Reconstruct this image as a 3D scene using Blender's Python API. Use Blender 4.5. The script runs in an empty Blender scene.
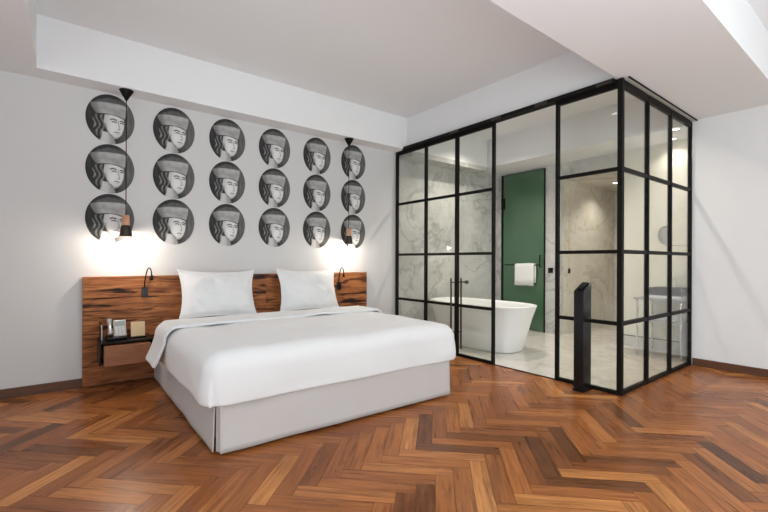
import bpy, bmesh, math, random
from mathutils import Vector, Matrix, noise
random.seed(7)
PI = math.pi
C = bpy.context.scene.collection
W, G, T, S, R = 4.8215, 3.965, 2.845, 1.646, 5.813
TRAY = 3.27
XB = 6.45                      # far bathroom wall

# ------------------------------------------------------------ materials
def mat(name, color=(.8,.8,.8), rough=.6, metal=0, spec=.5, **k):
    m = bpy.data.materials.new(name); m.use_nodes = True
    b = m.node_tree.nodes['Principled BSDF']
    b.inputs['Base Color'].default_value = (*color, 1)
    b.inputs['Roughness'].default_value = rough
    b.inputs['Metallic'].default_value = metal
    b.inputs['Specular IOR Level'].default_value = spec
    for kk, v in k.items(): b.inputs[kk.replace('_', ' ')].default_value = v
    return m
def nd(m, typ, **k):
    n = m.node_tree.nodes.new(typ)
    for a, v in k.items(): setattr(n, a, v)
    return n
def ln(m, a, b): m.node_tree.links.new(a, b)
def bs(m): return m.node_tree.nodes['Principled BSDF']
def ramp(m, stops):
    r = nd(m, 'ShaderNodeValToRGB'); e = r.color_ramp.elements
    e[0].position, e[0].color = stops[0][0], (*stops[0][1], 1)
    e[1].position, e[1].color = stops[-1][0], (*stops[-1][1], 1)
    for p, c in stops[1:-1]:
        x = e.new(p); x.color = (*c, 1)
    return r
def mapped(m, scale, coord='Object', rot=(0,0,0)):
    t = nd(m, 'ShaderNodeTexCoord'); mp = nd(m, 'ShaderNodeMapping')
    mp.inputs['Scale'].default_value = scale; mp.inputs['Rotation'].default_value = rot
    ln(m, t.outputs[coord], mp.inputs['Vector']); return mp.outputs['Vector']
def noi(m, vec, scale, detail=4, rough=.55, dist=0):
    n = nd(m, 'ShaderNodeTexNoise'); n.inputs['Scale'].default_value = scale
    n.inputs['Detail'].default_value = detail; n.inputs['Roughness'].default_value = rough
    n.inputs['Distortion'].default_value = dist; ln(m, vec, n.inputs['Vector']); return n
def bump(m, h, strength=.2, dist=.01):
    b = nd(m, 'ShaderNodeBump'); b.inputs['Strength'].default_value = strength
    b.inputs['Distance'].default_value = dist; ln(m, h, b.inputs['Height'])
    ln(m, b.outputs['Normal'], bs(m).inputs['Normal'])
def mixc(m, fac, a, b, mode='MIX'):
    x = nd(m, 'ShaderNodeMix', data_type='RGBA', blend_type=mode)
    for s, v in ((0, fac), (6, a), (7, b)):
        if hasattr(v, 'is_output'): ln(m, v, x.inputs[s])
        else: x.inputs[s].default_value = v if s == 0 else (*v, 1)
    return x.outputs[2]

def paint(name, c, r=.85):
    m = mat(name, c, r, spec=.3); n = noi(m, mapped(m, (1,1,1)), 260, 3); bump(m, n.outputs[0], .05, .002); return m
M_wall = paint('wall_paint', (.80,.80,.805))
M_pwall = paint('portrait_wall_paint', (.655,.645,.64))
M_wallr = M_wall
M_ceil = paint('ceiling_paint', (.84,.84,.84))
M_cream = paint('cream_paint', (.80,.77,.66))

def parquet():
    m = mat('parquet', rough=.33, spec=.22)
    a = nd(m, 'ShaderNodeAttribute', attribute_name='plank')
    v = mapped(m, (2.2, 34, 1), 'UV')
    n1 = noi(m, v, 1.6, 6, .62, .35)
    v2 = mapped(m, (1.2, 12, 1), 'UV')
    n2 = noi(m, v2, 1.1, 3, .5, .6)
    base = ramp(m, [(0,(.09,.034,.013)),(.12,(.16,.056,.018)),(.35,(.30,.100,.030)),(.65,(.43,.155,.046)),(.88,(.57,.24,.074)),(1,(.68,.33,.115))])
    ln(m, a.outputs['Fac'], base.inputs[0])
    g = ramp(m, [(.27,(.32,.27,.24)),(.44,(.82,.79,.77)),(.58,(1.0,1,1)),(.75,(1.25,1.28,1.3))]); ln(m, n1.outputs[0], g.inputs[0])
    g2 = ramp(m, [(.3,(.60,.54,.50)),(.45,(.92,.9,.88)),(.6,(1.1,1.08,1.06))]); ln(m, n2.outputs[0], g2.inputs[0])
    c = mixc(m, 1.0, base.outputs[0], g.outputs[0], 'MULTIPLY')
    c = mixc(m, .8, c, g2.outputs[0], 'MULTIPLY')
    ln(m, c, bs(m).inputs['Base Color'])
    rr = nd(m, 'ShaderNodeMapRange'); ln(m, n2.outputs[0], rr.inputs[0]); rr.inputs[3].default_value = .20; rr.inputs[4].default_value = .38
    ln(m, rr.outputs[0], bs(m).inputs['Roughness']); bump(m, n1.outputs[0], .12, .004)
    return m
M_floor = parquet()
M_gap = mat('parquet_gap', (.05,.02,.01), .8)

def rustic(name, tint=1.0):
    m = mat(name, rough=.6, spec=.3)
    a = nd(m, 'ShaderNodeAttribute', attribute_name='plank')
    co = nd(m, 'ShaderNodeTexCoord'); sep = nd(m, 'ShaderNodeSeparateXYZ'); ln(m, co.outputs['Object'], sep.inputs[0])
    mu = nd(m, 'ShaderNodeMath', operation='MULTIPLY'); ln(m, a.outputs['Fac'], mu.inputs[0]); mu.inputs[1].default_value = 31
    cmb = nd(m, 'ShaderNodeCombineXYZ'); ln(m, sep.outputs[0], cmb.inputs[0]); ln(m, sep.outputs[2], cmb.inputs[2]); ln(m, mu.outputs[0], cmb.inputs[1])
    def mp(s):
        x = nd(m, 'ShaderNodeMapping'); x.inputs['Scale'].default_value = s; ln(m, cmb.outputs[0], x.inputs[0]); return x.outputs[0]
    n1 = noi(m, mp((1.0,1,13)), 2.2, 8, .62, 1.4)
    n2 = noi(m, mp((1.6,1,11)), 1.5, 4, .5, 1.0)
    n3 = noi(m, mp((2.0,1,4)), 1.2, 3, .5, .6)
    base = ramp(m, [(.2,(.10,.034,.012)),(.40,(.24,.080,.026)),(.58,(.42,.160,.052)),(.8,(.62,.29,.11))]); ln(m, n1.outputs[0], base.inputs[0])
    crack = ramp(m, [(.33,(.05,.04,.03)),(.40,(.40,.35,.32)),(.46,(1,1,1))]); ln(m, n2.outputs[0], crack.inputs[0])
    dk = ramp(m, [(.3,(.62,.55,.5)),(.55,(1.05,1.0,1.0))]); ln(m, n3.outputs[0], dk.inputs[0])
    c = mixc(m, 1.0, base.outputs[0], crack.outputs[0], 'MULTIPLY'); c = mixc(m, .8, c, dk.outputs[0], 'MULTIPLY')
    ln(m, c, bs(m).inputs['Base Color']); bump(m, n2.outputs[0], .4, .01)
    return m
M_rustic = rustic('rustic_oak')
def plain_wood(name, c0, c1, sc=(2,30,30)):
    m = mat(name, rough=.45); n = noi(m, mapped(m, sc), 2, 5, .6, 1)
    r = ramp(m, [(.3,c0),(.7,c1)]); ln(m, n.outputs[0], r.inputs[0]); ln(m, r.outputs[0], bs(m).inputs['Base Color']); return m
M_base = plain_wood('baseboard_wood', (.06,.024,.011), (.15,.06,.027), (1.5,1.5,40))
M_drawer = plain_wood('drawer_walnut', (.22,.080,.034), (.36,.145,.066), (3,3,40))
M_lampwood = plain_wood('pendant_wood', (.50,.24,.13), (.66,.36,.21), (20,20,4))

def marble(name, a, b, vein, rough=.25, sc=1.0):
    m = mat(name, rough=rough)
    v = mapped(m, (sc,sc,sc))
    n = noi(m, v, 1.6, 8, .6, .6); n2 = noi(m, v, .9, 7, .6, .8); n3 = noi(m, v, 14, 5, .7, .5)
    r = ramp(m, [(.3,a),(.7,b)]); ln(m, n.outputs[0], r.inputs[0])
    vr = ramp(m, [(.47,(1,1,1)),(.5,vein),(.52,(1,1,1))]); ln(m, n2.outputs[0], vr.inputs[0])
    sp = ramp(m, [(.3,(.86,.86,.86)),(.6,(1.02,1.02,1.02))]); ln(m, n3.outputs[0], sp.inputs[0])
    c = mixc(m, .8, r.outputs[0], vr.outputs[0], 'MULTIPLY'); c = mixc(m, .8, c, sp.outputs[0], 'MULTIPLY')
    ln(m, c, bs(m).inputs['Base Color']); return m
M_marble = marble('wall_marble', (.47,.465,.45), (.66,.65,.63), (.66,.67,.67))
M_marblew = marble('alcove_marble', (.60,.56,.49), (.76,.72,.65), (.74,.71,.66), sc=.8)
M_marblef = marble('floor_marble', (.58,.55,.50), (.70,.675,.63), (.84,.81,.78), .18, .7)

M_black = mat('black_metal', (.009,.008,.007), .5, 0, .12)
M_blackg = mat('black_gloss', (.008,.007,.008), .25, 0, .3)
M_bronze = mat('bronze_metal', (.05,.04,.032), .38, .6)
M_chrome = mat('chrome', (.72,.72,.74), .12, 1)
M_silver = mat('silver_plastic', (.42,.42,.43), .3, .4)
M_grey = mat('grey_lacquer', (.33,.33,.36), .4)
M_white = mat('white_ceramic', (.86,.86,.85), .15)
M_paper = mat('beige_paper', (.74,.55,.33), .8)
M_keys = mat('pale_keypad', (.62,.62,.60), .6)
M_wplastic = mat('white_plastic', (.85,.85,.84), .4)
M_trimw = mat('glazing_channel', (.52,.52,.46), .5)
M_green = mat('green_glass', (.042,.115,.055), .16, spec=.8, Coat_Weight=.6, Coat_Roughness=.05)
def emit(name, c, s):
    m = bpy.data.materials.new(name); m.use_nodes = True; t = m.node_tree; t.nodes.remove(t.nodes['Principled BSDF'])
    e = t.nodes.new('ShaderNodeEmission'); e.inputs[0].default_value = (*c,1); e.inputs[1].default_value = s
    t.links.new(e.outputs[0], t.nodes['Material Output'].inputs[0]); return m
M_bulb = emit('bulb_glow', (1,.86,.66), 30)
M_spot = emit('downlight_glow', (1,.93,.82), 14)
def cloth(name, c, sc=500, r=.9, st=.12):
    m = mat(name, c, r, spec=.2, Sheen_Weight=.2); n = noi(m, mapped(m, (1,1,1)), sc, 2); bump(m, n.outputs[0], st, .002); return m
M_linen = cloth('white_linen', (.78,.78,.785))
M_sheet = cloth('white_sheet', (.76,.76,.765))
M_towel = cloth('white_towel', (.85,.85,.84), 220, 1, .4)
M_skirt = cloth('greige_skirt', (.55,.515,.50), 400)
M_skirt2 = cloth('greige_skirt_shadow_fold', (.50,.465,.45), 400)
def glass():
    m = bpy.data.materials.new('clear_pane'); m.use_nodes = True; t = m.node_tree; t.nodes.remove(t.nodes['Principled BSDF'])
    tr = t.nodes.new('ShaderNodeBsdfTransparent'); tr.inputs[0].default_value = (.965,.975,.955,1)
    gl = t.nodes.new('ShaderNodeBsdfGlossy'); gl.inputs['Roughness'].default_value = .0
    lw = t.nodes.new('ShaderNodeLayerWeight'); lw.inputs[0].default_value = .5
    pw = t.nodes.new('ShaderNodeMath'); pw.operation = 'POWER'; pw.inputs[1].default_value = 5; t.links.new(lw.outputs['Facing'], pw.inputs[0])
    fr = t.nodes.new('ShaderNodeMath'); fr.operation = 'MULTIPLY_ADD'; fr.inputs[1].default_value = .96; fr.inputs[2].default_value = .04; t.links.new(pw.outputs[0], fr.inputs[0])
    mx = t.nodes.new('ShaderNodeMixShader')
    t.links.new(fr.outputs[0], mx.inputs[0]); t.links.new(tr.outputs[0], mx.inputs[1]); t.links.new(gl.outputs[0], mx.inputs[2])
    t.links.new(mx.outputs[0], t.nodes['Material Output'].inputs[0]); return m
M_glass = glass()

# ------------------------------------------------------------ mesh helpers
def box(bm, x0, x1, y0, y1, z0, z1, mi=0):
    v = [bm.verts.new(p) for p in ((x0,y0,z0),(x1,y0,z0),(x1,y1,z0),(x0,y1,z0),(x0,y0,z1),(x1,y0,z1),(x1,y1,z1),(x0,y1,z1))]
    fs = [bm.faces.new([v[i] for i in f]) for f in ((3,2,1,0),(4,5,6,7),(0,1,5,4),(1,2,6,5),(2,3,7,6),(3,0,4,7))]
    for f in fs: f.material_index = mi
    return fs
def bev(bm, w, seg=2):
    bmesh.ops.bevel(bm, geom=bm.edges[:], offset=w, segments=seg, affect='EDGES', profile=.6)
def link(name, bm, mats, parent=None, smooth=False, loc=None):
    me = bpy.data.meshes.new(name); bmesh.ops.recalc_face_normals(bm, faces=bm.faces[:])
    bm.to_mesh(me); bm.free()
    for m in (mats if isinstance(mats, (list, tuple)) else [mats]): me.materials.append(m)
    if smooth:
        for p in me.polygons: p.use_smooth = True
    o = bpy.data.objects.new(name, me); C.objects.link(o)
    if loc: o.location = loc
    if parent: o.parent = parent
    return o
def bx(name, m, dims, parent=None, b=0, loc=None):
    bm = bmesh.new(); box(bm, *dims)
    if b: bev(bm, b)
    return link(name, bm, m, parent, False, loc)
def tag(o, label, cat, group=None):
    o['label'] = label; o['category'] = cat
    if group: o['group'] = group
    return o
def thing(name, label, cat, loc=(0,0,0), group=None):
    o = bpy.data.objects.new(name, None); C.objects.link(o); o.location = loc; o.empty_display_size = .1
    return tag(o, label, cat, group)
def struct(o): o['kind'] = 'structure'; return o
def local(bm, loc): bmesh.ops.translate(bm, verts=bm.verts[:], vec=-Vector(loc)); return bm
def tube(bm, pts, r, seg=10, mi=0, cap=True):
    pts = [Vector(p) for p in pts]; rings = []
    rr = r if isinstance(r, (list, tuple)) else [r]*len(pts)
    up = None
    for i, p in enumerate(pts):
        d = (pts[min(i+1, len(pts)-1)] - pts[max(i-1, 0)]).normalized()
        if up is None: up = d.orthogonal().normalized()
        else:
            up = (up - d*up.dot(d)); up = up.normalized() if up.length > 1e-6 else d.orthogonal().normalized()
        s = d.cross(up)
        rings.append([bm.verts.new(p + (up*math.cos(2*PI*k/seg) + s*math.sin(2*PI*k/seg))*rr[i]) for k in range(seg)])
    for a, b in zip(rings, rings[1:]):
        for k in range(seg):
            f = bm.faces.new((a[k], a[(k+1)%seg], b[(k+1)%seg], b[k])); f.material_index = mi
    if cap:
        for q in (rings[0][::-1], rings[-1]):
            f = bm.faces.new(q); f.material_index = mi
def lathe(bm, prof, cx=0, cy=0, seg=32, mi=0, sx=1, sy=1):
    rings = []
    for r, z in prof:
        if r < 1e-5: rings.append([bm.verts.new((cx, cy, z))])
        else: rings.append([bm.verts.new((cx+r*sx*math.cos(2*PI*k/seg), cy+r*sy*math.sin(2*PI*k/seg), z)) for k in range(seg)])
    for a, b in zip(rings, rings[1:]):
        for k in range(seg):
            q = [a[k%len(a)], a[(k+1)%len(a)], b[(k+1)%len(b)], b[k%len(b)]]
            q = list(dict.fromkeys(q))
            if len(q) > 2:
                f = bm.faces.new(q); f.material_index = mi
def copy_tree(o, parent=None):
    c = o.copy(); C.objects.link(c); c.parent = parent
    for ch in list(o.children): copy_tree(ch, c)
    return c

# ------------------------------------------------------------ room shell
XW, YS = -2.2, -3.4            # west and south walls
def clip(poly, x0, x1, y0, y1):
    for ax, val, sg in ((0,x0,1),(0,x1,-1),(1,y0,1),(1,y1,-1)):
        out = []
        for i in range(len(poly)):
            a, b = poly[i-1], poly[i]
            da, db = (a[ax]-val)*sg, (b[ax]-val)*sg
            if (da >= 0) != (db >= 0):
                t = da/(da-db); out.append((a[0]+(b[0]-a[0])*t, a[1]+(b[1]-a[1])*t))
            if db >= 0: out.append(b)
        poly = out
        if len(poly) < 3: return []
    return poly
def build_floor():
    bm = bmesh.new(); col = bm.loops.layers.float_color.new('plank'); uvl = bm.loops.layers.uv.new('UVMap')
    w, L, g = .1, .525, .0011
    s2 = 1/math.sqrt(2)
    def put(u0, u1, v0, v1, horiz):
        cu, cv = (u0+u1)/2, (v0+v1)/2
        val = min(.86, max(.16, random.gauss(.52, .20)))
        if random.random() < .018: val = random.uniform(.06, .15)
        if abs(cu-.64) < .03 and abs(cv-2.70) < .05 and not horiz: val = .10
        if abs(cu-1.75) < .05 and abs(cv-2.8) < .1 and not horiz: val = .06
        ou, ov = random.uniform(0, 50), random.uniform(0, 50)
        P = [(u0+g,v0+g),(u1-g,v0+g),(u1-g,v1-g),(u0+g,v1-g)]
        xy = [((u+v)*s2, (v-u)*s2) for u, v in P]
        for rect in ((XW, G, YS, W), (G, R, YS, S)):
            q = clip(xy, *rect)
            if len(q) < 3: continue
            try: f = bm.faces.new([bm.verts.new((x, y, 0)) for x, y in q])
            except ValueError: continue
            f.normal_update()
            if f.normal.z < 0: f.normal_flip()
            for l in f.loops:
                x, y = l.vert.co.x, l.vert.co.y; u, v = (x-y)*s2, (x+y)*s2
                l[col] = (val, val, val, 1)
                l[uvl].uv = (u+ou, v+ov) if horiz else (v+ou, u+ov)
    for m_ in range(-12, 13):
        for k in range(-90, 90):
            a, b = .075+k*w-m_*L, 2.845+k*w+m_*L
            x, y = (a+b)*s2, (b-a)*s2
            if not (XW-1 < x < R+1 and YS-1 < y < W+1): continue
            put(a, a+L, b, b+w, True); put(a-w, a, b, b+L, False)
    for r in ((XW-.1, G, YS-.1, W+.1), (G, R+.1, YS-.1, S)):
        for f in box(bm, *r, -.12, -.003, 1):
            for l in f.loops: l[col] = (0,0,0,1)
    me = bpy.data.meshes.new('floor'); bm.to_mesh(me); bm.free()
    me.materials.append(M_floor); me.materials.append(M_gap)
    o = bpy.data.objects.new('floor', me); C.objects.link(o); struct(o)
build_floor()
struct(bx('floor', M_marblef, (G, XB+2.2, S, W+.1, -.12, 0)))

def boxes(name, m, L, mi=None):
    bm = bmesh.new()
    for i, d in enumerate(L): box(bm, *d, (mi[i] if mi else 0))
    return struct(link(name, bm, m))
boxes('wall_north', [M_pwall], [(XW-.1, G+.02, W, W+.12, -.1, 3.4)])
WW = (-3.1, .3, .12, 2.6)      # tall west window: y0, y1, z0, z1
boxes('wall_west', [M_wall], [(XW-.12, XW, YS-.1, WW[0], -.1, 3.4), (XW-.12, XW, WW[1], W+.1, -.1, 3.4), (XW-.12, XW, WW[0], WW[1], -.1, WW[2]), (XW-.12, XW, WW[0], WW[1], WW[3], 3.4)])
bm = bmesh.new()
for d in ((WW[0],WW[0]+.06,WW[2],WW[3]),(WW[1]-.06,WW[1],WW[2],WW[3]),(WW[0],WW[1],WW[2],WW[2]+.06),(WW[0],WW[1],WW[3]-.06,WW[3]),(-1.43,-1.37,WW[2],WW[3])):
    box(bm, XW-.09, XW-.03, *d)
o = struct(link('window_3', bm, M_wplastic)); bx('window_pane', M_glass, (XW-.065, XW-.058, WW[0]+.05, WW[1]-.05, WW[2]+.05, WW[3]-.05), o)
boxes('wall_east', [M_wallr], [(R, R+.12, YS-.1, S-.02, -.1, 3.4)])
# south wall with two window openings
WIN = [(-1.6, .4, .35, 2.45), (1.6, 4.6, .35, 2.45)]
L = []; xs = XW-.1
for a, b, z0, z1 in WIN:
    L += [(xs, a, YS-.12, YS, -.1, 3.4), (a, b, YS-.12, YS, -.1, z0), (a, b, YS-.12, YS, z1, 3.4)]; xs = b
L.append((xs, R+.1, YS-.12, YS, -.1, 3.4)); boxes('wall_south', [M_wall], L)
for i, (a, b, z0, z1) in enumerate(WIN):
    bm = bmesh.new()
    for d in ((a,a+.06,z0,z1),(b-.06,b,z0,z1),(a,b,z0,z0+.06),(a,b,z1-.06,z1),((a+b)/2-.03,(a+b)/2+.03,z0,z1)):
        box(bm, d[0], d[1], YS-.09, YS-.03, d[2], d[3])
    o = struct(link('window_%d' % (i+1), bm, M_wplastic))
    bx('window_pane', M_glass, (a+.05, b-.05, YS-.065, YS-.058, z0+.05, z1-.05), o)
# bathroom walls
boxes('wall_bathroom_north', [M_marble, M_wall], [(G+.02, XB+.1, W, W+.12, -.1, 3.4), (G+.07, R-.07, 4.53, W, 2.73, 2.80), (G+.07, R-.07, 4.53, W, 2.80, TRAY)], [0,0,1])
boxes('wall_bathroom_east', [M_marble, M_cream], [(XB, XB+.1, 3.6, W, -.1, 2.80), (XB, XB+.1, 2.62, 3.6, 2.55, 2.80),
      (XB-.02, XB+.1, S-.04, 2.62, -.1, 2.80)], [0,0,1])
boxes('wall_alcove', [M_marblew], [(XB+.1, 8.4, 3.6, 3.7, -.1, 2.60), (8.4, 8.5, 2.5, 3.7, -.1, 2.60), (XB+.1, 8.4, 2.5, 2.62, -.1, 2.60)])
boxes('wall_bathroom_south', [M_wall], [(R+.02, XB+.1, S-.12, S-.0, -.1, 3.4)])
# ceilings: tray slab, lowered bands and beams, bathroom lids
boxes('ceiling', [M_ceil], [
    (XW-.1, 8.6, YS-.1, W+.1, TRAY, TRAY+.15),
    (-.17, G, 4.57, W, 2.815, TRAY),
    (XW, -.17, 1.67, W, 2.815, TRAY),
    (XW, R+.1, .84, 1.67, T, TRAY)])
boxes('ceiling', [M_wall, M_ceil], [(G-.0, G+.06, 1.67, W, T, TRAY)])
boxes('ceiling', [M_wall], [(R-.05, XB+.1, S, W, 2.80, TRAY)])
boxes('ceiling', [M_marblew], [(XB+.1, 8.5, 2.5, 3.7, 2.55, 2.65)])
boxes('baseboard_north', [M_base], [(XW, .1575, W-.018, W, 0, .085), (3.40, G-.03, W-.018, W, 0, .085)])
boxes('baseboard_east', [M_base], [(R-.018, R, YS, S-.03, 0, .085)])
boxes('baseboard_west', [M_base], [(XW, XW+.018, YS, W-.02, 0, .085)])
boxes('baseboard_south', [M_base], [(XW+.02, R-.02, YS, YS+.018, 0, .085)])
boxes('baseboard_bathroom', [M_marblef, M_black], [(XB-.035, XB-.02, S+.02, 2.62, 0, .14), (XB-.03, XB-.02, S+.02, 2.62, .14, .152)], [0,1])
boxes('trim_1', [M_trimw, M_black], [(G+.02, R, 1.585, 1.62, T-.012, T-.001), (G+.0, R, 1.577, 1.585, T-.014, T-.001)], [0,1])

# ------------------------------------------------------------ glass enclosure
BARS = [.64, 1.29, 2.037]
HT = 2.80
def front_panel(t, ys, z_top=HT, bottom=True, x=G, pw=.030, skip=()):
    """frame posts at ys along Y on plane X=x"""
    for i, y in enumerate(ys):
        w = pw
        if y in skip: continue
        bx('post', M_black, (x-.022, x+.022, y-w/2, y+w/2, 0.001, z_top), t, .003)
    for a, b in zip(ys, ys[1:]):
        lo, hi = min(a,b)+pw/2, max(a,b)-pw/2
        for z in ([.018] if bottom else []) + BARS + [z_top-.018]:
            bx('rail', M_black, (x-.016, x+.016, lo, hi, z-.017, z+.017), t, .002)
        zz = [.02]+BARS+[z_top-.02]
        for z0, z1 in zip(zz, zz[1:]):
            bx('glass_pane', M_glass, (x-.004, x+.004, lo-.004, hi+.004, z0+.012, z1-.012), t)
t = thing('glass_partition', 'black-framed fixed glass partition beside the portrait wall, left of the bathroom doorway', 'partition', (G, 4.2, 0))
t.location = (0,0,0); front_panel(t, [4.785, 4.165, 3.612], skip=(3.612,))
bx('post', M_black, (G-.022, G+.022, 3.6035, 3.618, .001, HT), t, .002)
t = thing('glass_partition', 'narrow single-column fixed glass panel right of the doorway, behind the black pillar', 'partition')
front_panel(t, [2.245, 1.654], skip=(1.654,))
bx('corner_post', M_black, (G-.022, G+.022, S-.022, S+.022, .001, T-.002), t, .003)
t = thing('glass_door', 'black-framed glass sliding door with tall pull handles, edging the open bathroom doorway', 'door')
front_panel(t, [3.5895, 3.033], pw=.026)
for nm, x, y in (('pull_handle', G-.065, 3.635), ('pull_handle', G+.065, 3.585)):
    bm = bmesh.new(); tube(bm, [(x,y,.15 if x<G else .08),(x,y,.98)], .011, 12)
    for z in (.30, .93): tube(bm, [(x,y,z),(G+(-.018 if x<G else .018), y if x>G else 3.61, z)], .008, 8)
    link(nm, bm, M_bronze, t, True)
bm = bmesh.new(); tube(bm, [(G+.065,3.575,.935),(G+.065,3.50,.935)], .009, 10); tube(bm, [(G+.065,3.51,.935),(G+.065,3.475,.935)], .022, 14)
link('lock_knob', bm, M_bronze, t, True)
t = thing('glass_partition', 'black-framed side glass partition of three columns running back to the right wall', 'partition')
yy = S-.001
xs = [G+.0, 4.545, 5.158, 5.788]
for x in xs[1:]: bx('post', M_black, (x-.014, x+.014, yy-.020, yy+.020, .001, T-.02), t, .003)
for a, b in zip(xs, xs[1:]):
    lo, hi = a+(.0235 if a == xs[0] else .0145), b-.0145
    for z in [.02]+BARS+[T-.045]:
        h = .035 if z > 2.5 else .018
        bx('rail', M_black, (lo, hi, yy-.016, yy+.016, z-h, z+h), t, .002)
    zz = [.02]+BARS+[T-.06]
    for z0, z1 in zip(zz, zz[1:]):
        bx('glass_pane', M_glass, (lo-.004, hi+.004, yy-.004, yy+.004, z0+.012, z1-.012), t)
t = thing('door_track', 'black overhead sliding track along the top of the glass enclosure, spanning the doorway', 'track')
bx('rail', M_black, (G-.026, G+.026, 1.675, 4.80, HT+.001, T-.002), t, .002)
bx('outer_rail', M_black, (G-.075, G-.03, 1.68, 4.60, T-.042, T-.004), t, .002)
for y in (2.95, 2.39, 1.76, 3.58): bx('bracket', M_bronze, (G-.084, G-.0765, y-.07, y+.07, T-.045, T-.012), t, .002)
boxes('trim_2', [M_black], [(G-.012, G+.012, 2.265, 3.015, .0005, .006)])

# black pillar in front of glass
t = thing('black_pillar', 'slim black rectangular floor pillar with slanted top, standing before the glass', 'pillar', (3.84, 1.93, 0))
bm = bmesh.new()
x0, x1, y0, y1 = -.065, .085, -.045, .045
fs = box(bm, x0, x1, y0, y1, 0.012, .935)
for v in bm.verts:
    if v.co.z > .9: v.co.z = .925 + (v.co.x-x0)/(x1-x0)*.075
bev(bm, .003); link('pillar_body', bm, M_blackg, t)
bm = bmesh.new(); box(bm, x0+.02, x1-.02, y0+.02, y1-.02, .94, .95)
for v in bm.verts: v.co.z += (v.co.x-x0)/(x1-x0)*.075-.0095
link('top_slot', bm, M_black, t)
bx('foot_plate', M_black, (x0-.008, x1+.008, y0-.008, y1+.008, 0.001, .012), t, .002)

# ------------------------------------------------------------ headboard
t = thing('headboard', 'wide rustic reclaimed-wood headboard with cracked planks, fixed to the portrait wall', 'headboard', (1.775, W-.03, 0))
bm = bmesh.new(); col = bm.loops.layers.float_color.new('plank')
hx0, hx1 = .158-1.775, 3.392-1.775
zs = [.012, .215, .42, .625, .835, 1.038]
for i in range(5):
    cuts = [hx0, hx1]
    for c in ((-.45,), (.62,), (-.2, .9), (.15,), (-.75, .5))[i]: cuts.append(c)
    cuts.sort()
    for a, b in zip(cuts, cuts[1:]):
        v = random.random(); d = random.uniform(0, .003)
        tmp = bmesh.new(); box(tmp, a+.0006, b-.0006, -.030-d, .029, zs[i]+.0007, zs[i+1]-.0007); bev(tmp, .0022, 1)
        vm = [bm.verts.new(q.co) for q in tmp.verts]
        for f in tmp.faces:
            nf = bm.faces.new([vm[q.index] for q in f.verts])
            for l in nf.loops: l[col] = (v,v,v,1)
        tmp.free()
link('plank_panel', bm, M_rustic, t)

# ------------------------------------------------------------ nightstands
def nightstand(loc, label):
    t = thing('nightstand', label, 'nightstand', loc, 'floating nightstands on the headboard')
    w, d = .425, .325   # origin: left, wall side, bottom ; extends to -Y
    bm = bmesh.new()
    box(bm, 0, w, -d, 0, .185, .200); box(bm, 0, w, -d, 0, 0.0, .015)
    box(bm, 0, .014, -d, 0, .015, .185); box(bm, w-.014, w, -d, 0, .015, .185); box(bm, .014, w-.014, -.012, 0, .015, .185)
    link('case', bm, M_blackg, t)
    bx('drawer', M_drawer, (.032, w-.032, -d-.055, -.05, -.006, .168), t, .002)
    return t
n1 = nightstand((.268, 4.7575, .262), 'small black floating nightstand with wooden drawer, holding the telephone')
n2 = nightstand((2.893, 4.7575, .262), 'small black floating nightstand mostly hidden on the far side of the bed')
NT = .462
# telephone
t = thing('telephone', 'silver and black desk telephone with pale keypad on the nightstand', 'telephone', (.405, 4.60, NT+.001))
bm = bmesh.new(); box(bm, -.075, .085, -.10, .07, 0, .03); bev(bm, .008); link('base', bm, M_blackg, t, True)
bm = bmesh.new(); box(bm, -.02, .082, -.008, .008, 0, .165); bev(bm, .005)
bmesh.ops.rotate(bm, verts=bm.verts[:], cent=(0,0,0), matrix=Matrix.Rotation(-.5, 3, 'X')); bmesh.ops.translate(bm, verts=bm.verts[:], vec=(0,-.05,.02))
kp = link('keypad_panel', bm, M_silver, t)
bm = bmesh.new()
for r_ in range(5):
    for c_ in range(3): box(bm, -.008+c_*.028, .014+c_*.028, -.012, -.008, .015+r_*.018, .028+r_*.018)
bmesh.ops.rotate(bm, verts=bm.verts[:], cent=(0,0,0), matrix=Matrix.Rotation(-.5, 3, 'X')); bmesh.ops.translate(bm, verts=bm.verts[:], vec=(0,-.05,.02))
o = link('buttons', bm, M_keys, kp)
bm = bmesh.new(); box(bm, -.008, .072, -.012, -.008, .112, .152)
bmesh.ops.rotate(bm, verts=bm.verts[:], cent=(0,0,0), matrix=Matrix.Rotation(-.5, 3, 'X')); bmesh.ops.translate(bm, verts=bm.verts[:], vec=(0,-.05,.02))
link('display', bm, mat('grey_display', (.30,.33,.31), .25), kp)
bm = bmesh.new(); tube(bm, [(-.048,-.075,.05),(-.048,-.06,.075),(-.048,-.01,.115),(-.048,.045,.155),(-.048,.05,.18)], [.022,.021,.015,.021,.022], 14)
link('handset', bm, M_silver, t, True)
# notecards
t = thing('card_holder', 'small beige notecard standing in a holder on the nightstand', 'card holder', (.58, 4.56, NT+.001))
bx('stand', M_blackg, (-.065,.065,-.03,.03,0,.014), t, .002)
bm = bmesh.new(); box(bm, -.058, .058, -.004, .004, .0, .135)
bmesh.ops.rotate(bm, verts=bm.verts[:], cent=(0,0,0), matrix=Matrix.Rotation(-.14, 3, 'X')); bmesh.ops.translate(bm, verts=bm.verts[:], vec=(0,-.008,.014))
link('card', bm, M_paper, t)
t = thing('leather_folder', 'thin dark folder standing upright at the left edge of the nightstand', 'folder', (.292, 4.62, NT+.001))
bx('cover', M_blackg, (-.008,.008,-.09,.12,0,.15), t, .003)
bx('edge_strip', M_silver, (-.004,.004,-.094,-.0905,0.004,.146), t)
t = thing('tissue_box', 'small white box on the nightstand at the far side of the bed', 'box', (3.10, 4.56, NT+.001))
bm = bmesh.new(); box(bm, -.06,.06,-.05,.05,0,.125); bev(bm,.004); link('carton', bm, M_wplastic, t)
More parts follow.
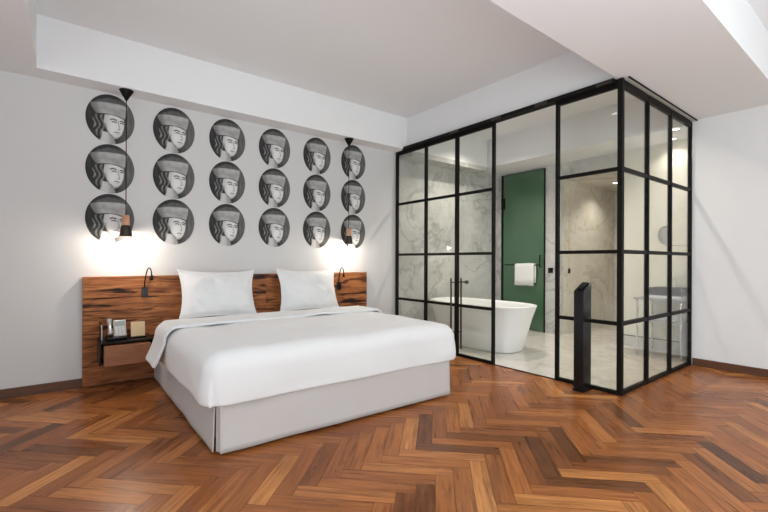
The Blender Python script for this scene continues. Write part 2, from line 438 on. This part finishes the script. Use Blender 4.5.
bm = bmesh.new(); lathe(bm, [(.028,.1255),(.02,.135),(.012,.142),(0,.143)], 0,0,16,0,1,.5); link('tissue', bm, M_towel, t, True)

# ------------------------------------------------------------ reading lamps
def reading_lamp(x, z, label, tip):
    t = thing('reading_lamp', label, 'lamp', (x, W-.0605, z), 'gooseneck reading lamps on the headboard')
    bx('mount', M_blackg, (-.026,.026,-.030,0,-.05,.05), t, .004)
    bm = bmesh.new()
    pts = [(0,-.015,.04),(.0,-.018,.10),(.012,-.02,.18),(.022,-.024,.225),(.034,-.03,.245),(.048,-.036,.235),(.055,-.04,.205),(.058,-.042,.165)]
    tube(bm, pts, .0058, 8); link('gooseneck', bm, M_black, t, True)
    bm = bmesh.new(); lathe(bm, [(0,.175),(.009,.172),(.010,.152),(.017,.132),(.017,.118),(.013,.118),(0,.128)], .058, -.042, 18)
    link('lamp_head', bm, M_black, t, True)
    return t
reading_lamp(.66, .875, 'black gooseneck reading lamp on the headboard above the telephone', 0)
reading_lamp(2.925, .862, 'black gooseneck reading lamp on the headboard right of both pillows', 0)

# ------------------------------------------------------------ pendant lamps
def pendant(x, y, label):
    t = thing('pendant_lamp', label, 'pendant lamp', (x, y, 2.815), 'pendant lamps hanging either side of the bed')
    bm = bmesh.new(); lathe(bm, [(0,-.001),(.060,-.001),(.060,-.006),(.006,-.102),(0,-.102)], seg=28); link('canopy', bm, M_black, t, True)
    bm = bmesh.new(); tube(bm, [(0,0,-.10),(0,0,-1.20)], .0042, 8); link('cord', bm, M_black, t, True)
    bm = bmesh.new(); lathe(bm, [(0,-1.19),(.024,-1.19),(.029,-1.198),(.034,-1.285),(.034,-1.29),(0,-1.29)], seg=28); link('wood_cap', bm, M_lampwood, t, True)
    bm = bmesh.new(); lathe(bm, [(.034,-1.288),(.040,-1.296),(.045,-1.32),(.050,-1.36),(.054,-1.39),(.054,-1.397),(.051,-1.397),(.047,-1.36),(.041,-1.32),(.036,-1.303),(0,-1.300)], seg=32); link('shade', bm, M_bronze, t, True)
    bm = bmesh.new(); lathe(bm, [(0,-1.31),(.018,-1.315),(.03,-1.345),(.032,-1.36),(.026,-1.382),(0,-1.392)], seg=20); b = link('bulb', bm, M_bulb, t, True)
    l = bpy.data.lights.new('pendant_glow', 'POINT'); l.energy = 13; l.color = (1,.89,.77); l.shadow_soft_size = .025
    lo = bpy.data.objects.new('pendant_glow', l); C.objects.link(lo); lo.parent = t; lo.location = (0,0,-1.404)
    return t
def R_(d): return math.radians(d)
pendant(.487, 4.645, 'black and wood pendant lamp hanging over the telephone nightstand')
pendant(3.012, 4.645, 'black and wood pendant lamp hanging in front of the rightmost column of portraits')

# ------------------------------------------------------------ portraits
def smooth(e0, e1, x):
    t = min(1, max(0, (x-e0)/(e1-e0))); return t*t*(3-2*t)
def sd_poly(px, py, P):
    d = 1e9; ins = False; n = len(P); j = n-1
    for i in range(n):
        ax, ay = P[i]; bx_, by = P[j]
        ex, ey = bx_-ax, by-ay; wx, wy = px-ax, py-ay
        tt = max(0, min(1, (wx*ex+wy*ey)/(ex*ex+ey*ey+1e-12)))
        d = min(d, (wx-ex*tt)**2+(wy-ey*tt)**2)
        if (ay > py) != (by > py) and px < (bx_-ax)*(py-ay)/(by-ay)+ax: ins = not ins
        j = i
    d = math.sqrt(d); return -d if ins else d
HAT = [(-.84,.56),(-.5,.63),(-.1,.66),(.35,.66),(.68,.62),(.66,.35),(.57,.07),(.35,.16),(0,.2),(-.3,.18),(-.58,.13),(-.72,.35)]
CROWN = [(-.70,.60),(-.45,.74),(-.1,.86),(.25,.84),(.55,.70),(.62,.62),(0,.64)]
HAIR = [(-.60,.13),(-.2,.18),(-.24,-.05),(-.27,-.25),(-.22,-.5),(-.36,-.78),(-.48,-.80),(-.62,-.60),(-.72,-.35),(-.74,-.05)]
NECK = [(-.34,-.52),(-.1,-.55),(.12,-.70),(.2,-.97),(-.1,-1.1),(-.44,-.95),(-.36,-.74)]
FACE = [(-.24,.16),(0,.19),(.3,.15),(.54,.06),(.56,-.15),(.53,-.36),(.44,-.58),(.30,-.74),(.17,-.78),(0,-.68),(-.14,-.5),(-.23,-.28),(-.28,-.08)]
def seg(px, py, pts, w):
    d = 1e9
    for (ax,ay),(bx_,by) in zip(pts, pts[1:]):
        ex, ey = bx_-ax, by-ay; tt = max(0, min(1, ((px-ax)*ex+(py-ay)*ey)/(ex*ex+ey*ey+1e-12)))
        d = min(d, math.hypot(px-ax-ex*tt, py-ay-ey*tt))
    return 1-smooth(w*.5, w*1.4, d)
def portrait_tone(x, y):
    h = .5+.5*noise.noise((x*9,y*2.5,4))
    c = .022+.05*smooth(.1,.75,x)+.08*h*smooth(.2,.9,x)+.035*h
    def lay(c, P, v, s=.018):
        a = 1-smooth(-s, s, sd_poly(x, y, P)); return c*(1-a)+v*a
    c = lay(c, CROWN, .075+.07*h)
    curl = max(0, .5+.5*math.sin(x*34+2.2*math.sin(y*8+1)+3*noise.noise((x*3,y*3,2))))
    c = lay(c, HAIR, .03+.26*curl**2*(.5+.9*abs(noise.noise((x*5,y*5,3)))*1.6))
    c = lay(c, NECK, .58-.25*smooth(-.2,.1,x))
    c = lay(c, HAT, .43+.015*math.sin(y*60)-.30*smooth(-.35,-.72,x)-.14*smooth(.35,.16,y)*smooth(.1,-.5,x)+.14*noise.noise((x*2,y*4,7))-.06*smooth(.2,.65,x)+.05*noise.noise((x*5,y*9,1)))
    c = c*(1-.75*seg(x, y, [(-.6,.13),(-.3,.18),(0,.2),(.35,.16),(.57,.07)], .022))
    f = .70-.16*smooth(.1,-.25,x)-.10*smooth(-.45,-.75,y)+.08*math.exp(-((x-.05)**2+(y+.32)**2)*14)
    c = lay(c, FACE, f)
    def dk(c, pts, w, k): return c*(1-k*seg(x, y, pts, w))
    if sd_poly(x, y, FACE) < .03:
        c = dk(c, [(.0,.0),(.1,.035),(.24,-.0)], .028, .85)
        c = dk(c, [(.39,-.02),(.47,-.0),(.53,-.05)], .026, .85)
        c = dk(c, [(.06,-.09),(.15,-.065),(.24,-.10)], .026, .8)
        c = dk(c, [(.40,-.10),(.46,-.08),(.52,-.12)], .024, .8)
        c = dk(c, [(.31,-.02),(.335,-.2),(.38,-.33),(.36,-.38),(.29,-.375)], .018, .6)
        c = dk(c, [(.16,-.50),(.27,-.485),(.37,-.51)], .022, .7)
        c = dk(c, [(.22,-.57),(.33,-.575)], .014, .35)
        c = dk(c, [(.02,-.64),(.17,-.76),(.32,-.70)], .03, .4)
    c = dk(c, [(-.20,-.2),(-.16,-.42),(-.05,-.6),(.08,-.72)], .022, .6)
    return max(.01, c)
def portrait_mesh():
    a, b = .2, .238
    bm = bmesh.new(); col = bm.loops.layers.float_color.new('ink')
    NR, NS = 44, 132; rings = []
    for i in range(NR+1):
        r = i/NR
        rings.append([bm.verts.new((0,-.003,0))] if i == 0 else [bm.verts.new((a*r*math.cos(2*PI*k/NS), -.003, b*r*math.sin(2*PI*k/NS))) for k in range(NS)])
    for p, q in zip(rings, rings[1:]):
        for k in range(NS):
            vs = list(dict.fromkeys([p[k%len(p)], p[(k+1)%len(p)], q[(k+1)%NS], q[k]])); bm.faces.new(vs)
    back = [bm.verts.new((v.co.x, 0, v.co.z)) for v in rings[-1]]
    for k in range(NS): bm.faces.new((rings[-1][k], rings[-1][(k+1)%NS], back[(k+1)%NS], back[k]))
    tone = {}
    for v in bm.verts: tone[v] = portrait_tone(v.co.x/a, v.co.z/b)
    for f in bm.faces:
        for l in f.loops: t_ = tone[l.vert]; l[col] = (t_, t_*.985, t_*.97, 1)
    m = mat('portrait_print', rough=.75, spec=.2); at = nd(m, 'ShaderNodeAttribute', attribute_name='ink'); ln(m, at.outputs['Color'], bs(m).inputs['Base Color'])
    me = bpy.data.meshes.new('wall_portrait'); bm.to_mesh(me); bm.free(); me.materials.append(m); return me
pm = portrait_mesh()
rown = ['top row', 'middle row', 'bottom row']
coln = ['first column from the left', 'second column from the left', 'third column from the left', 'fourth column from the left', 'fifth column from the left', 'last column on the right']
for i in range(6):
    for j in range(3):
        o = bpy.data.objects.new('wall_portrait', pm); C.objects.link(o)
        o.location = (.376+.5629*i+(.0,0,-.012,-.012,.006,.01)[i], W-.0005, 2.561-.4811*j)
        tag(o, 'oval black-and-white portrait of person in tall hat, %s, %s' % (rown[j], coln[i]), 'portrait', 'oval portraits on the bedroom wall')

# ------------------------------------------------------------ bed
bed = thing('bed', 'large double bed base with pale greige fabric skirt in front of the headboard', 'bed', (1.76, 3.7, 0))
o_ = Vector((1.76, 3.7, 0))
def quadslab(pts, z0, z1, off, mi=0, bm=None):
    bm = bm or bmesh.new()
    v0 = [bm.verts.new((x-off.x, y-off.y, z0)) for x, y in pts]; v1 = [bm.verts.new((x-off.x, y-off.y, z1)) for x, y in pts]
    bm.faces.new(v0[::-1]); bm.faces.new(v1); n = len(pts)
    for i in range(n): bm.faces.new((v0[i], v0[(i+1)%n], v1[(i+1)%n], v1[i]))
    return bm
FL, FR = (.752, 2.63), (2.735, 2.568)
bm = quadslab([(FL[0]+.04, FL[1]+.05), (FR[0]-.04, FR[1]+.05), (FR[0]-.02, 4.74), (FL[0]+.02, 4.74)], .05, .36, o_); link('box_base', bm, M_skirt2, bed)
# skirt: fabric with gentle ripples, split into side, front, side, with a slit pleat at the front corners
def skirt(p0, p1, nrm, seed, name='skirt', amp=.005):
    bm = bmesh.new(); n, mz = 90, 10; p0, p1, nrm = Vector((*p0,0)), Vector((*p1,0)), Vector(nrm); L = (p1-p0).length
    g = []
    for i in range(n+1):
        s = i/n; row = []
        for k in range(mz+1):
            z = .018+(.37-.018)*k/mz; low = 1-k/mz
            o = amp*low*noise.noise((s*L*3, seed, z*2))*2+.012*low
            p = p0.lerp(p1, s)+nrm*o; row.append((p.x-o_.x, p.y-o_.y, z))
        g.append(row)
    A = [[bm.verts.new(q) for q in r] for r in g]
    B = [[bm.verts.new((q[0]-nrm.x*.006, q[1]-nrm.y*.006, q[2])) for q in r] for r in g]
    for i in range(n):
        for k in range(mz):
            bm.faces.new((A[i][k],A[i+1][k],A[i+1][k+1],A[i][k+1])); bm.faces.new((B[i][k],B[i][k+1],B[i+1][k+1],B[i+1][k]))
    for i in range(n):
        bm.faces.new((A[i][0],B[i][0],B[i+1][0],A[i+1][0])); bm.faces.new((A[i][mz],A[i+1][mz],B[i+1][mz],B[i][mz]))
    for k in range(mz):
        bm.faces.new((A[0][k],A[0][k+1],B[0][k+1],B[0][k])); bm.faces.new((A[n][k],B[n][k],B[n][k+1],A[n][k+1]))
    return link(name, bm, M_skirt, bed, True)
skirt((FL[0]+.016, FL[1]-.012), FR, (-.038,-1,0), 1)
skirt((FL[0]-.002, FL[1]+.028), (FL[0]+.002, 4.73), (-1,0,0), 2)
skirt((FR[0]+.0, FR[1]+.02), (FR[0]+.01, 4.73), (1,0,0), 3)
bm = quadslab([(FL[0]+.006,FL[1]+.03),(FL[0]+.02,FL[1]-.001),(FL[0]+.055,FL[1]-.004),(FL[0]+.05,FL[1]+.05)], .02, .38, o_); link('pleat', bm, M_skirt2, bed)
bm = bmesh.new(); box(bm, .80-1.76, 2.74-1.76, 2.66-3.7, 4.735-3.7, .365, .588); bev(bm, .055, 5); link('mattress', bm, M_sheet, bed, True)

def drape(name, m, x0, x1, y0, y1, top, r, drop, thick, seed, loc, sides='LFR', wr=.006, crown=.012, flare=.0, n=(100,110), parent=None, dropL=None):
    """cloth laid over a rounded box; 'L','F','R','B' sides hang down"""
    ax = bx_ = None
    bm = bmesh.new()
    Lm = r*PI/2
    dl = dropL if dropL else drop
    ex0 = (Lm+dl) if 'L' in sides else 0; ex1 = (Lm+drop) if 'R' in sides else 0
    ey0 = (Lm+drop) if 'F' in sides else 0; ey1 = (Lm+drop) if 'B' in sides else 0
    ix0, ix1 = x0+(r if ex0 else 0), x1-(r if ex1 else 0); iy0, iy1 = y0+(r if ey0 else 0), y1-(r if ey1 else 0)
    nx, ny = n; G_ = []
    for i in range(nx+1):
        row = []
        for j in range(ny+1):
            p = ix0-ex0+(ix1-ix0+ex0+ex1)*i/nx; q = iy0-ey0+(iy1-iy0+ey0+ey1)*j/ny
            dx = p-min(max(p,ix0),ix1); dy = q-min(max(q,iy0),iy1)
            lx, ly = (ex0 if dx < 0 else ex1) or 1, (ey0 if dy < 0 else ey1) or 1
            ax_, ay_ = abs(dx)/lx, abs(dy)/ly; mm = max(ax_, ay_)
            if mm < 1e-9: e, ux, uy = 0, 0, 0
            else:
                ph = PI/4*(ay_/ax_) if ax_ >= ay_ else PI/2-PI/4*(ax_/ay_)
                k_ = ph/(PI/2); e = mm*(lx*(1-k_)+ly*k_)
                ux, uy = math.cos(ph)*(1 if dx >= 0 else -1), math.sin(ph)*(1 if dy >= 0 else -1)
            cx_, cy_ = min(max(p,ix0),ix1), min(max(q,iy0),iy1)
            th = min(e/r, PI/2); out = r*math.sin(th); z = top-r*(1-math.cos(th)); dn = max(0, e-Lm); z -= dn
            fl = flare*(min(1, dn/.2)); hang = min(1, dn/.12)
            s = noise.noise((p*2.2, q*2.2, seed))*wr*1.3+noise.noise((p*6+seed, q*5, seed))*wr*.7
            z += crown*math.sin(PI*min(1,max(0,(cx_-ix0)/(ix1-ix0+1e-6))))**.6 *(1-hang)*.8 + s*(1-hang)
            al = (cy_ if abs(ux) > .7 else cx_)
            b = fl+(.075*min(1,(dn/.2))**1.5 if (ux < -.5 and dropL) else 0)+hang*noise.noise((al*3.3, seed*2, z*1.2))*wr*2.2 + s*.4*hang - .03*hang*min(1,(dn/.3)**2)
            row.append(Vector((cx_+ux*(out+b), cy_+uy*(out+b), z)))
        G_.append(row)
    A = [[bm.verts.new(v-Vector(loc)) for v in r_] for r_ in G_]
    for i in range(nx):
        for j in range(ny):
            bm.faces.new((A[i][j],A[i+1][j],A[i+1][j+1],A[i][j+1]))
    bmesh.ops.remove_doubles(bm, verts=bm.verts[:], dist=.0005)
    o = link(name, bm, m, parent, True)
    if not parent: o.location = loc
    s_ = o.modifiers.new('Solid', 'SOLIDIFY'); s_.thickness = thick; s_.offset = -1
    o.modifiers.new('Sub', 'SUBSURF').levels = 0
    o.modifiers['Sub'].render_levels = 1
    return o
duv = drape('duvet', M_linen, .675, 2.875, 2.565, 4.02, .628, .13, .185, .035, 3.3, (1.77, 3.3, .35), 'LFR', .011, .014, .012)
tag(duv, 'big plain white duvet spread over the bed, hanging over its sides', 'duvet')
fold = drape('duvet_turnback', M_sheet, .645, 2.90, 3.72, 4.20, .662, .12, .12, .028, 8.1, (1.77, 3.9, .4), 'LRB', .010, .008, .012, (110,40), None, .20)
fold.name = 'duvet_fold'; fold.parent = duv; fold.location = Vector((1.77,3.9,.4))-Vector((1.77,3.3,.35))
# fold geometry was made relative to its own origin
# ------------------------------------------------------------ pillows
def pillow(label, cx, tilt, rz, seed, w=.80, h=.52, th=.17):
    bm = bmesh.new(); n = 44; F = []; B = []
    for i in range(n+1):
        fr, br = [], []
        for j in range(n+1):
            u, v = -1+2*i/n, -1+2*j/n
            # outline: pinched sides, pointed corners
            k = .90+.10*(abs(u)**3*abs(v)**3) + 0*u
            px = u*w/2*(.90+.10*abs(v)**2.2)
            pz = v*h/2*((.86 if v > 0 else .93)+(.14 if v > 0 else .07)*abs(u)**2.4)
            uu, vv = min(1, abs(u)/.92), min(1, abs(v)/.90)
            t_ = th/2*max(0,(1-uu**2.6))**.55*max(0,(1-vv**2.6))**.55
            wr = .014*noise.noise((u*2.2+seed, v*2.2, seed))+.010*noise.noise((u*5+v*3, v*2+seed, 2))+.004*noise.noise((u*11, v*9+seed, 3))
            e = .004
            yb = .012*noise.noise((u*2, v*2, seed+5))
            fr.append((px, -(t_+e)+wr*min(1,t_*20)+yb, pz)); br.append((px, (t_+e)+yb, pz))
        F.append([bm.verts.new(p) for p in fr]); B.append([bm.verts.new(p) for p in br])
    for i in range(n):
        for j in range(n):
            bm.faces.new((F[i][j],F[i+1][j],F[i+1][j+1],F[i][j+1])); bm.faces.new((B[i][j],B[i][j+1],B[i+1][j+1],B[i+1][j]))
    for i in range(n):
        for a, b in ((0,1),):
            bm.faces.new((F[i][0],B[i][0],B[i+1][0],F[i+1][0])); bm.faces.new((F[i][n],F[i+1][n],B[i+1][n],B[i][n]))
            bm.faces.new((F[0][i],F[0][i+1],B[0][i+1],B[0][i])); bm.faces.new((F[n][i],B[n][i],B[n][i+1],F[n][i+1]))
    o = link('pillow', bm, M_linen, None, True)
    o.rotation_euler = (-tilt, rz, 0); o.location = (cx, 4.565, .850)
    tag(o, label, 'pillow', 'white pillows leaning on the headboard'); return o
pillow('white flanged pillow nearest the telephone, leaning on the headboard', 1.325, .27, .02, 1.7)
pillow('white flanged pillow on the glass partition side, leaning on the headboard', 2.385, .27, .01, 6.2)

# ------------------------------------------------------------ bathroom
# tub
t = thing('bathtub', 'white freestanding oval bathtub behind the glass partition', 'bathtub', (4.74, 3.87, 0))
bm = bmesh.new()
NS = 72
def tub_ring(a, b, z, yo=0, n=3.3):
    b *= 1.045
    out = []
    for k in range(NS):
        c, s = math.cos(2*PI*k/NS), math.sin(2*PI*k/NS)
        x = a*abs(c)**(2/n)*(1 if c >= 0 else -1); y = b*abs(s)**(2/n)*(1 if s >= 0 else -1)
        out.append(bm.verts.new((x, y+yo, z)))
    return out
rs = [tub_ring(.29,.60,.002), tub_ring(.302,.615,.02), tub_ring(.335,.67,.25), tub_ring(.37,.725,.45), tub_ring(.405,.775,.60), tub_ring(.407,.778,.612), tub_ring(.400,.770,.62), tub_ring(.382,.752,.618), tub_ring(.372,.74,.60), tub_ring(.32,.66,.35), tub_ring(.27,.58,.17), tub_ring(.18,.45,.13)]
bm.faces.new(rs[0][::-1]); bm.faces.new(rs[-1])
for a, b in zip(rs, rs[1:]):
    for k in range(NS): bm.faces.new((a[k], a[(k+1)%NS], b[(k+1)%NS], b[k]))
link('tub_shell', bm, M_white, t, True)
bm = bmesh.new(); lathe(bm, [(0,.134),(.025,.134),(.025,.138),(0,.139)], 0, 0, 16); link('drain', bm, M_chrome, t)

# green door on far wall
o = boxes('door_1', [M_black], [(XB-.035, XB-.002, 4.695, 4.735, 0, 2.77), (XB-.03, XB-.002, 3.868, 3.882, 0, 2.77), (XB-.03, XB-.002, 3.882, 4.695, 2.762, 2.77)])
bx('door_panel', M_green, (XB-.028, XB-.006, 3.884, 4.694, .012, 2.760), o, .002)
for z in (2.25, .4): bx('hinge', M_black, (XB-.044, XB-.02, 4.655, 4.735, z-.1, z+.1), o, .003)
bm = bmesh.new(); tube(bm, [(XB-.029,3.93,1.30),(XB-.07,3.93,1.30),(XB-.07,3.93,1.10),(XB-.029,3.93,1.10)], .009, 8)
tube(bm, [(XB-.029,4.62,1.135),(XB-.075,4.62,1.135),(XB-.075,3.97,1.135),(XB-.029,3.97,1.135)], .008, 8)
link('door_handle', bm, M_black, o, True)
# towel
bm = bmesh.new()
yr0, yr1 = 4.03, 4.40; xb, zb = XB-.075, 1.135
prof = [(xb-.016,.78),(xb-.018,.9),(xb-.017,1.0),(xb-.016,1.10),(xb-.014,1.145),(xb,1.157),(xb+.014,1.145),(xb+.016,1.10),(xb+.016,1.0),(xb+.016,.83)]
A = []
for i in range(25):
    y = yr0+(yr1-yr0)*i/24
    A.append([bm.verts.new((x+.003*math.sin(y*40)*(1.15-z)*2, y+(0 if k < 5 else -.02), z+.004*math.sin(y*17))) for k, (x, z) in enumerate(prof)])
for i in range(24):
    for k in range(len(prof)-1): bm.faces.new((A[i][k],A[i+1][k],A[i+1][k+1],A[i][k+1]))
o = link('towel', bm, M_towel, None, True); s_ = o.modifiers.new('S','SOLIDIFY'); s_.thickness = .008; s_.offset = 1
tag(o, 'white towel folded over the bar of the green door', 'towel')
# switches
t = thing('wall_switch', 'small square black switch on the marble strip right of the green door', 'switch', (XB-.0005, 3.77, 1.05))
bx('plate', M_black, (-.010,0,-.042,.042,-.042,.042), t, .002); bx('rocker', M_blackg, (-.014,-.0095,-.02,.02,-.028,.028), t, .001)
t = thing('wall_switch', 'small black switch on the alcove marble, seen through the glass', 'switch', (6.72, 3.5995, 1.04))
bx('plate', M_black, (-.03,.03,-.010,0,-.042,.042), t, .002); bx('rocker', M_blackg, (-.015,.015,-.014,-.0095,-.028,.028), t, .001)

# vanity
t = thing('vanity', 'pale console vanity with dark rimmed top behind the side glass', 'vanity', (6.1, 1.95, 0))
v0 = Vector((6.1,1.95,0))
def vb(nm, m, d, b=0): return bx(nm, m, (d[0]-v0.x,d[1]-v0.x,d[2]-v0.y,d[3]-v0.y,d[4],d[5]), t, b)
vb('worktop', M_grey, (5.88, 6.42, 1.74, 2.28, .715, .742), .003)
vb('shelf', M_grey, (5.90, 6.42, 1.75, 2.24, .43, .45), .003)
bx('side_panel', M_grey, (5.95-v0.x, 6.42-v0.x, 1.75-v0.y, 1.77-v0.y, .02, .43), t)
for x in (5.90, 6.39):
    for y in (1.76, 2.24):
        bm = bmesh.new(); tube(bm, [(x-v0.x,y-v0.y,.001),(x-v0.x,y-v0.y,.714)], .011, 10); link('leg', bm, M_chrome, t, True)
t = thing('wash_basin', 'white rectangular wash basin sitting on the console vanity', 'basin', (6.14, 1.97, .743))
bm = bmesh.new(); box(bm, -.2,.2,-.20,.17,0,.13)
f = [q for q in bm.faces if q.calc_center_median().z > .129][0]
r_ = bmesh.ops.inset_region(bm, faces=[f], thickness=.02); bmesh.ops.translate(bm, verts=f.verts[:], vec=(0,0,-.10)); bev(bm, .004)
link('bowl', bm, M_white, t)
bm = bmesh.new(); tube(bm, [(.165,-.02,.131),(.165,-.02,.22),(.15,-.02,.24),(.06,-.02,.24),(.05,-.02,.225)], .011, 10); link('faucet', bm, M_chrome, t, True)
# folded towels on shelf
o = bx('folded_towel', M_towel, (6.0,6.33,1.78,2.12,.4505,.53), None, .02)
tag(o, 'folded pale towel on the lower shelf of the console vanity', 'towel')
# magnifying mirror
t = thing('magnifying_mirror', 'round chrome magnifying mirror on a folding arm behind the side glass', 'mirror', (XB-.0205, 1.80, 1.45))
bm = bmesh.new(); box(bm, -.012,0,-.03,.03,-.06,.06); bev(bm,.003); link('wall_plate', bm, M_chrome, t)
ctr = Vector((5.97-(XB-.0205), 1.955-1.80, 1.535-1.45))
bm = bmesh.new(); tube(bm, [(-.01,0,0),(-.20,-.06,-.03),(-.30,.03,-.05),(ctr.x,ctr.y,ctr.z-.125)], .006, 8); link('arm', bm, M_chrome, t, True)
bm = bmesh.new(); lathe(bm, [(0,-.012),(.095,-.012),(.112,-.008),(.118,0),(.112,.008),(.100,.009),(.098,.004),(0,.004)], seg=40)
bmesh.ops.rotate(bm, verts=bm.verts[:], cent=(0,0,0), matrix=Matrix.Rotation(R_(90), 3, 'Y'))
bmesh.ops.rotate(bm, verts=bm.verts[:], cent=(0,0,0), matrix=Matrix.Rotation(R_(-32), 3, 'Z'))
bmesh.ops.translate(bm, verts=bm.verts[:], vec=ctr); link('mirror_disc', bm, M_chrome, t, True)

# ------------------------------------------------------------ lights
def downlight(x, y, z, label, e, group='recessed ceiling downlights', col=(1,.93,.84), rim=True):
    t = thing('downlight', label, 'ceiling light', (x, y, z), group)
    bm = bmesh.new(); lathe(bm, [(.036,-.001),(.05,-.001),(.052,-.004),(.048,-.007),(.036,-.005),(.036,-.001)], seg=28); link('ring', bm, M_wplastic, t, True)
    bm = bmesh.new(); lathe(bm, [(0,-.0015),(.035,-.0015),(.035,-.003),(0,-.003)], seg=24); link('lens', bm, M_spot, t)
    l = bpy.data.lights.new('downlight_beam', 'SPOT'); l.energy = e; l.color = col; l.shadow_soft_size = .04; l.spot_size = R_(130); l.spot_blend = .8
    lo = bpy.data.objects.new('downlight_beam', l); C.objects.link(lo); lo.parent = t; lo.location = (0,0,-.012)
    return t
downlight(1.83, 2.62, TRAY, 'small round downlight in the raised bedroom ceiling above the bed', 18, None)
downlight(5.0, 3.9, TRAY, 'round downlight in the bathroom ceiling above the bathtub, towards the portrait wall side', 150)
downlight(4.85, 2.2, TRAY, 'round downlight in the bathroom ceiling behind the glass corner post', 110)
downlight(5.84, 1.80, 2.80, 'round downlight in the lowered bathroom ceiling over the vanity front, behind the side glass', 30)
downlight(6.28, 1.97, 2.80, 'round downlight in the lowered bathroom ceiling beside the cream wall', 22)
downlight(7.5, 3.2, 2.55, 'round downlight in the marble shower alcove ceiling, nearer the doorway side', 34)
downlight(7.0, 2.85, 2.55, 'added round downlight spreading light in the marble shower alcove, mostly hidden by the corner post', 34)  # second alcove lamp, added for a wider spread of light
for ux_, uy_, ue_, lab in ((.3, -.9, 400, 'added black uplighter can brightening the ceiling, unseen on the parquet behind the viewer, west one'), (2.6, -2.6, 90, 'added black uplighter can brightening the ceiling, unseen on the parquet behind the viewer, east one')):
    t = thing('added_uplighter', lab, 'added fill lamp', (ux_, uy_, 0))  # unseen fill lamps, added to lift the ceiling brightness
    bm = bmesh.new(); lathe(bm, [(0,.001),(.09,.001),(.09,.30),(.084,.30),(.082,.24),(0,.235)], seg=36); link('can', bm, M_black, t, True)
    l = bpy.data.lights.new('fill_uplight', 'SPOT'); l.energy = ue_; l.color = (.80,.90,1); l.shadow_soft_size = .08; l.spot_size = R_(135); l.spot_blend = .9
    lo = bpy.data.objects.new('fill_uplight', l); C.objects.link(lo); lo.parent = t; lo.location = (0,0,.305); lo.rotation_euler = (PI-R_(22),0,0)
def area(name, loc, rot, sx, sy, e, col=(1,1,1)):
    l = bpy.data.lights.new(name, 'AREA'); l.shape = 'RECTANGLE'; l.size = sx; l.size_y = sy; l.energy = e; l.color = col
    o = bpy.data.objects.new(name, l); C.objects.link(o); o.location = loc; o.rotation_euler = rot; return o
for a, b, z0, z1 in WIN:     # daylight entering the windows in the wall behind the viewer
    area('window_daylight', ((a+b)/2, YS-.16, (z0+z1)/2), (R_(90), 0, 0), b-a, z1-z0, (5 if a < 0 else 17)*(b-a)*(z1-z0), (.84,.92,1))
area('window_daylight', (XW-.16, (WW[0]+WW[1])/2, (WW[2]+WW[3])/2), (R_(90), 0, R_(-90)), WW[1]-WW[0], WW[3]-WW[2], 17*(WW[1]-WW[0])*(WW[3]-WW[2]), (.86,.93,1))
w = bpy.data.worlds.new('World'); bpy.context.scene.world = w; w.use_nodes = True
w.node_tree.nodes['Background'].inputs[0].default_value = (.85,.92,1,1); w.node_tree.nodes['Background'].inputs[1].default_value = 1.0

# ------------------------------------------------------------ camera
yaw, roll, f_, cy_ = .6603, .0040, 415.79, 260.67
cd = bpy.data.cameras.new('Camera'); cam = bpy.data.objects.new('Camera', cd); C.objects.link(cam)
cd.sensor_width = 36; cd.lens = f_/768*36; cd.shift_y = (cy_-256)/768; cd.clip_start = .02
view = Vector((math.sin(yaw), math.cos(yaw), 0)); rt = Vector((math.cos(yaw), -math.sin(yaw), 0)); up = Vector((0,0,1))
r2 = rt*math.cos(roll)+up*math.sin(roll); u2 = up*math.cos(roll)-rt*math.sin(roll)
mtx = Matrix((r2, u2, -view)).transposed().to_4x4(); mtx.translation = Vector((0,0,1.2)); cam.matrix_world = mtx
sc = bpy.context.scene; sc.camera = cam
sc.view_settings.view_transform = 'Standard'; sc.view_settings.look = 'None'; sc.view_settings.gamma = 1; sc.view_settings.exposure = 0.12
